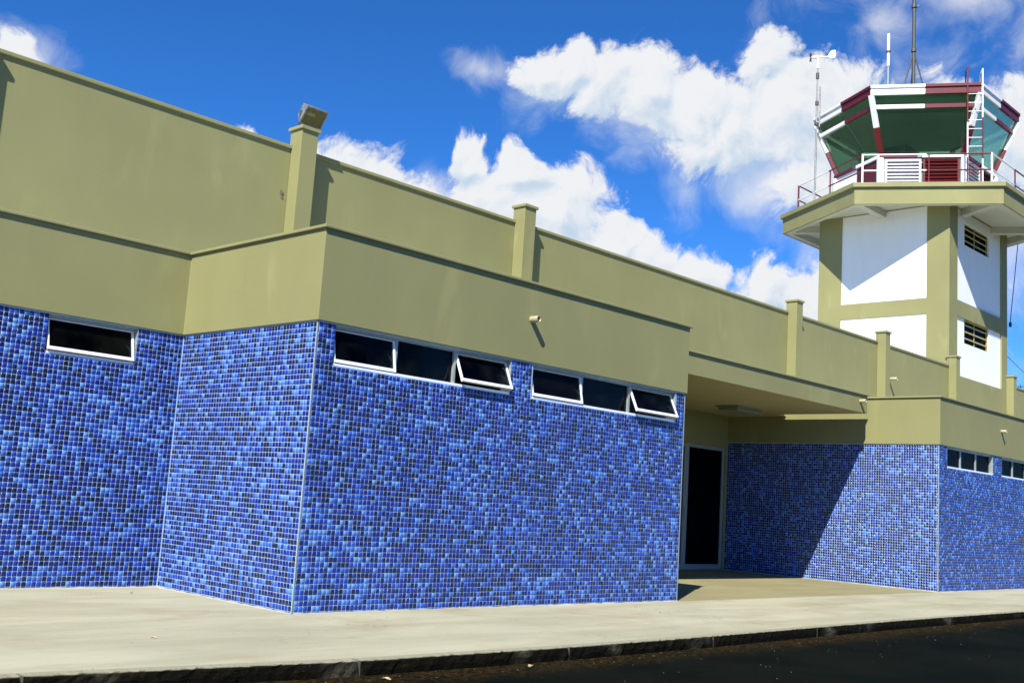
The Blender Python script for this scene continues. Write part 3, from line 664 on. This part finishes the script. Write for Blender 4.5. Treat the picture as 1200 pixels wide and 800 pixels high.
MB().tube([vb - tv * .36, vb - tv * .30, vb - tv * .05, vb + tv * .12, vb + tv * .62], .05, 12, radii=[.02, .045, .052, .035, .02]).obj('body', WHITE, V, smooth=True)
up = Vector((0, 0, 1)); sd = tv.cross(up).normalized() * VS; fu = sd.cross(tv / VS)
prof = [(.42, -.02), (.50, .05), (.62, .30), (.70, .36), (.88, .36), (.90, .02), (.84, -.06), (.62, -.05)]
q = [vb + tv * a + fu * b - sd * .014 for a, b in prof] + [vb + tv * a + fu * b + sd * .014 for a, b in prof]; n = len(prof)
MB().add(q, [tuple(range(n)), tuple(range(n, 2 * n))[::-1]] + [(k, k + n, (k + 1) % n + n, (k + 1) % n) for k in range(n)]).obj('tail_fin', WHITE, V)
for k in range(4):
    an = R(90 * k + 25); e = sd * math.cos(an) + fu * math.sin(an); e2 = sd * -math.sin(an) + fu * math.cos(an); c0 = vb - tv * .38
    q = []
    for t_, wd in ((.03, .03), (.16, .055), (.27, .06), (.30, .03)):
        for s_ in (-1, 1):
            for h_ in (-.006, .006): q.append(c0 + e * t_ + e2 * wd * s_ + tv * (.035 * s_ + h_))
    f = []
    for i in range(3):
        o = i * 4; f += [(o, o + 4, o + 6, o + 2), (o + 1, o + 3, o + 7, o + 5), (o, o + 1, o + 5, o + 4), (o + 2, o + 6, o + 7, o + 3)]
    f += [(0, 2, 3, 1), (12, 13, 15, 14)]
    MB().add(q, f).obj('blade', DARKSTEEL, V)
based(V, (pb.x, pb.y, ZS1))
# whip antenna and mast on the roof
A = thing('whip_antenna', 'short white whip antenna standing on the cab roof left of the tall mast', 'antenna')
ab = (30.17, 8.53)
MB().tube([(*ab, 15.70), (*ab, 17.75)], .032, 8).obj('pole', ALU, A); MB().tube([(*ab, 17.7), (*ab, 18.93)], .052, 10).obj('radome', WHITE, A); MB().tube([(*ab, 18.22), (*ab, 18.27)], .085, 10).obj('collar', DARKSTEEL, A)
MB().box(ab[0] - .1, ab[0] + .1, ab[1] - .1, ab[1] + .1, 15.70, 15.73).obj('base_plate', GALV, A)
based(A, (*ab, 15.7))
M_ = thing('antenna_mast', 'tall dark lattice braced mast rising from the middle of the cab roof', 'antenna mast')
mb_ = (30.6, 7.77)
MB().tube([(*mb_, 15.70), (*mb_, 24.0)], .062, 10).obj('pole', DARKSTEEL, M_)
for k in range(3):
    an = R(210 + 90 + 180 * k) if k < 2 else R(30 + 6); rr = .62 if k < 2 else .7
    MB().tube([(mb_[0] + rr * math.cos(an), mb_[1] + rr * math.sin(an), 15.70), (mb_[0], mb_[1], 18.25)], .026, 6).obj('brace', DARKSTEEL, M_)
for z in (18.2, 19.9, 16.6, 21.2): MB().tube([(*mb_, z), (*mb_, z + .10)], .10, 8).obj('clamp', DARKSTEEL, M_)
MB().bar((mb_[0], mb_[1], 19.95), (mb_[0] + .07, mb_[1] - .16, 19.95), .07, .07).obj('bracket', DARKSTEEL, M_)
based(M_, (*mb_, 15.7))

# ------------------------------------------------------------------ floodlight on the first pilaster
FL = thing('floodlight', 'weathered grey box floodlight tilted down on top of the tall pilaster', 'floodlight')
fx, fy, fz = 3.30, D2 - .12, H2 + .285
tl = R(38)
def fp(x, d, h):  # x along wall, d = forward (towards -Y and down), h = up
    return Vector((fx + x, fy - d * math.cos(tl) - h * math.sin(tl), fz + .27 - d * math.sin(tl) + h * math.cos(tl)))
w2, h2, wb, hb = .20, .155, .13, .10
def rect(d, w_, h_): return [fp(-w_, d, -h_), fp(w_, d, -h_), fp(w_, d, h_), fp(-w_, d, h_)]
q = rect(.16, w2, h2) + rect(-.08, wb, hb) + rect(.16, w2 - .022, h2 - .022) + rect(.14, w2 - .03, h2 - .03)
MB().add(q, [(7, 6, 5, 4)] + [(k, (k + 1) % 4, (k + 1) % 4 + 4, k + 4) for k in range(4)][::1] + [((k + 1) % 4, k, k + 8, (k + 1) % 4 + 8) for k in range(4)] + [((k + 1) % 4 + 8, k + 8, k + 12, (k + 1) % 4 + 12) for k in range(4)]).obj('housing', GALV, FL)
q = rect(.138, w2 - .03, h2 - .03) + rect(-.06, .07, .055)
MB().add(q, [(k, k + 4, (k + 1) % 4 + 4, (k + 1) % 4) for k in range(4)] + [(4, 5, 6, 7)]).obj('reflector', REFLECTOR, FL)
MB().tube([fp(-.07, .03, 0), fp(.07, .03, 0)], .028, 10).obj('bulb', WHITE, FL)
q = rect(.150, w2 - .024, h2 - .024) + rect(.144, w2 - .024, h2 - .024)
MB().add(q, [(0, 1, 2, 3), (7, 6, 5, 4)] + [(k, k + 4, (k + 1) % 4 + 4, (k + 1) % 4) for k in range(4)]).obj('lens', LAMPGLASS, FL)
for s_ in (-1, 1): MB().bar((fx + s_ * .165, fy + .02, fz + .0), fp(s_ * .165, .0, .0), .012, .045, up=(0, 1, 0)).obj('bracket', DARKSTEEL, FL)
MB().box(fx - .171, fx + .171, fy - .01, fy + .05, fz, fz + .012).obj('base_strap', DARKSTEEL, FL)
based(FL, (fx, fy, fz))
# light under the canopy
CLt = thing('ceiling_light', 'flat square grey light fitting on the ceiling of the entrance canopy', 'ceiling light')
MB().box(12.05, 12.95, 2.98, 3.50, CZ0 - .035, CZ0 - .001).obj('tray', FOAMY, CLt, bevel=.006); MB().box(12.09, 12.91, 3.02, 3.46, CZ0 - .10, CZ0 - .036).obj('diffuser', FOAMY, CLt, bevel=.012)
based(CLt, (12.5, 3.24, CZ0))
# cables beside the tower
cb = thing('hanging_cable', 'thin dark cable hanging beside the tower with a small black end fitting', 'cable')
MB().tube([(33.7, 5.23, ZS0 + .005), (33.7, 5.36, 10.06), (33.7, 5.48, 8.83), (33.7, 5.50, 8.56)], .014, 6).obj('wire', BLACKRUB, cb); MB().tube([(33.7, 5.50, 8.58), (33.7, 5.50, 8.42)], .05, 8).obj('end_fitting', BLACKRUB, cb)
based(cb, (33.7, 5.23, ZS0))
gw = tag(MB().tube([(33.2, 5.60, 7.47), (38.0, 6.49, 7.36), (46, 7.9, 7.15)], .011, 5).obj('guy_wire', BLACKRUB), 'thin stay wire running off to the right from the tower side', 'wire')

# ------------------------------------------------------------------ tree beyond the far end
tr = thing('tree', 'dark leafy tree crown showing over the parapet at the far right', 'tree')
tx, ty, tz = 61.5, 13.4, -.19
mbk = MB().tube([(tx, ty, tz), (tx + .1, ty, 3.5), (tx, ty + .1, 7.4)], .3, 10, radii=[.38, .26, .17])
tips = []
for k in range(9):
    a = k * 2.4; e = Vector((tx + 2.3 * math.cos(a) * random.uniform(.6, 1), ty + 2.3 * math.sin(a) * random.uniform(.6, 1), 7.6 + random.uniform(.4, 3.0))); tips.append(e)
    s_ = Vector((tx, ty, random.uniform(4.2, 6))); mbk.tube([s_, s_.lerp(e, .5) + Vector((0, 0, .3)), e], .08, 6, radii=[.11, .07, .03])
mbk.obj('trunk', BARK, tr)
q = []; f = []
for k in range(5200):
    c = random.choice(tips); v = Vector((random.gauss(0, 1), random.gauss(0, 1), random.gauss(0, .8))); v = c + v.normalized() * (random.random() ** .5) * 1.25
    a = Vector((random.gauss(0, 1), random.gauss(0, 1), random.gauss(0, 1))).normalized(); b = a.orthogonal().normalized(); s_ = random.uniform(.09, .17); o = len(q)
    q += [v - a * s_, v + b * s_ * .45, v + a * s_, v - b * s_ * .45]; f.append((o, o + 1, o + 2, o + 3))
MB().add(q, f).obj('crown', LEAF, tr)
based(tr, (tx, ty, tz))

# ------------------------------------------------------------------ small litter
def leaf(x, y, z, s_, rz, lab):
    q = [(-1, 0, .10), (-.5, .34, .16), (.1, .42, .30), (.65, .24, .22), (1.1, 0, .08), (.6, -.26, .26), (.05, -.40, .36), (-.5, -.30, .2), (0, 0, .12)]
    c_, s2 = math.cos(rz), math.sin(rz); q = [(a * s_ * c_ - b * s_ * s2, a * s_ * s2 + b * s_ * c_, c * s_) for a, b, c in q]
    q2 = [(a, b, c - .003) for a, b, c in q]
    f = [(8, k + 1, k) if k < 7 else (8, 0, 7) for k in range(8)]; f = [(8, (k + 1) % 8, k)[::-1] for k in range(8)] + [(17, 9 + (k + 1) % 8, 9 + k) for k in range(8)] + [(k, (k + 1) % 8, 9 + (k + 1) % 8, 9 + k)[::-1] for k in range(8)]
    o = MB().add(q + q2, f).obj('dry_leaf', DRYLEAF); o.location = (x, y, z); return tag(o, lab, 'leaf', 'dry leaves scattered on the ground')
leaf(.36, -2.62, ZR + .004, .05, .5, 'pale curled dry leaf lying on the road against the kerb')
leaf(-1.05, -2.60, ZR + .004, .038, 1.8, 'small bleached dry leaf on the road beside the kerb joint')
leaf(-.56, 1.93, .002, .035, .8, 'brown leaf scrap on the pavement near the inner tiled corner')
leaf(-1.90, -1.01, .002, .026, 2.2, 'tiny brown leaf in the middle of the left pavement')
leaf(4.4, -.9, .002, .03, 1.2, 'small brown leaf on the pavement in front of the right tiled bay end')
leaf(8.9, -.3, .0, .035, .3, 'dark leaf at the edge of the entrance floor')
pm = MB()
for k in range(380):
    x = random.uniform(-6, 22); y = kerb_y(x) - abs(random.gauss(0, .9)) - .03 if k % 3 else kerb_y(x) - random.uniform(.02, .25)
    s_ = random.uniform(.003, .007) * (1.8 if random.random() < .05 else 1); z = ZR
    ve = [(random.uniform(.7, 1.2) * s_ * dx, random.uniform(.7, 1.2) * s_ * dy, random.uniform(.6, 1) * s_ * dz) for dx, dy, dz in ((1, 0, 0), (0, 1, 0), (-1, 0, 0), (0, -1, 0), (0, 0, 1), (0, 0, -.4))]
    pm.add([(x + a, y + b, z + c + s_ * .3) for a, b, c in ve], [(0, 1, 4), (1, 2, 4), (2, 3, 4), (3, 0, 4), (1, 0, 5), (2, 1, 5), (3, 2, 5), (0, 3, 5)])
for k in range(90):
    x = random.uniform(-4, 14); y = random.uniform(kerb_y(x) + .12, -.02); s_ = random.uniform(.002, .006)
    pm.add([(x + s_ * a * random.uniform(.6, 1.3), y + s_ * b * random.uniform(.6, 1.3), s_ * c + .001) for a, b, c in ((1, 0, 0), (0, 1, 0), (-1, 0, 0), (0, -1, 0), (0, 0, .8))], [(0, 1, 4), (1, 2, 4), (2, 3, 4), (3, 0, 4)])
pm.obj('gravel', STONE, kind='stuff')
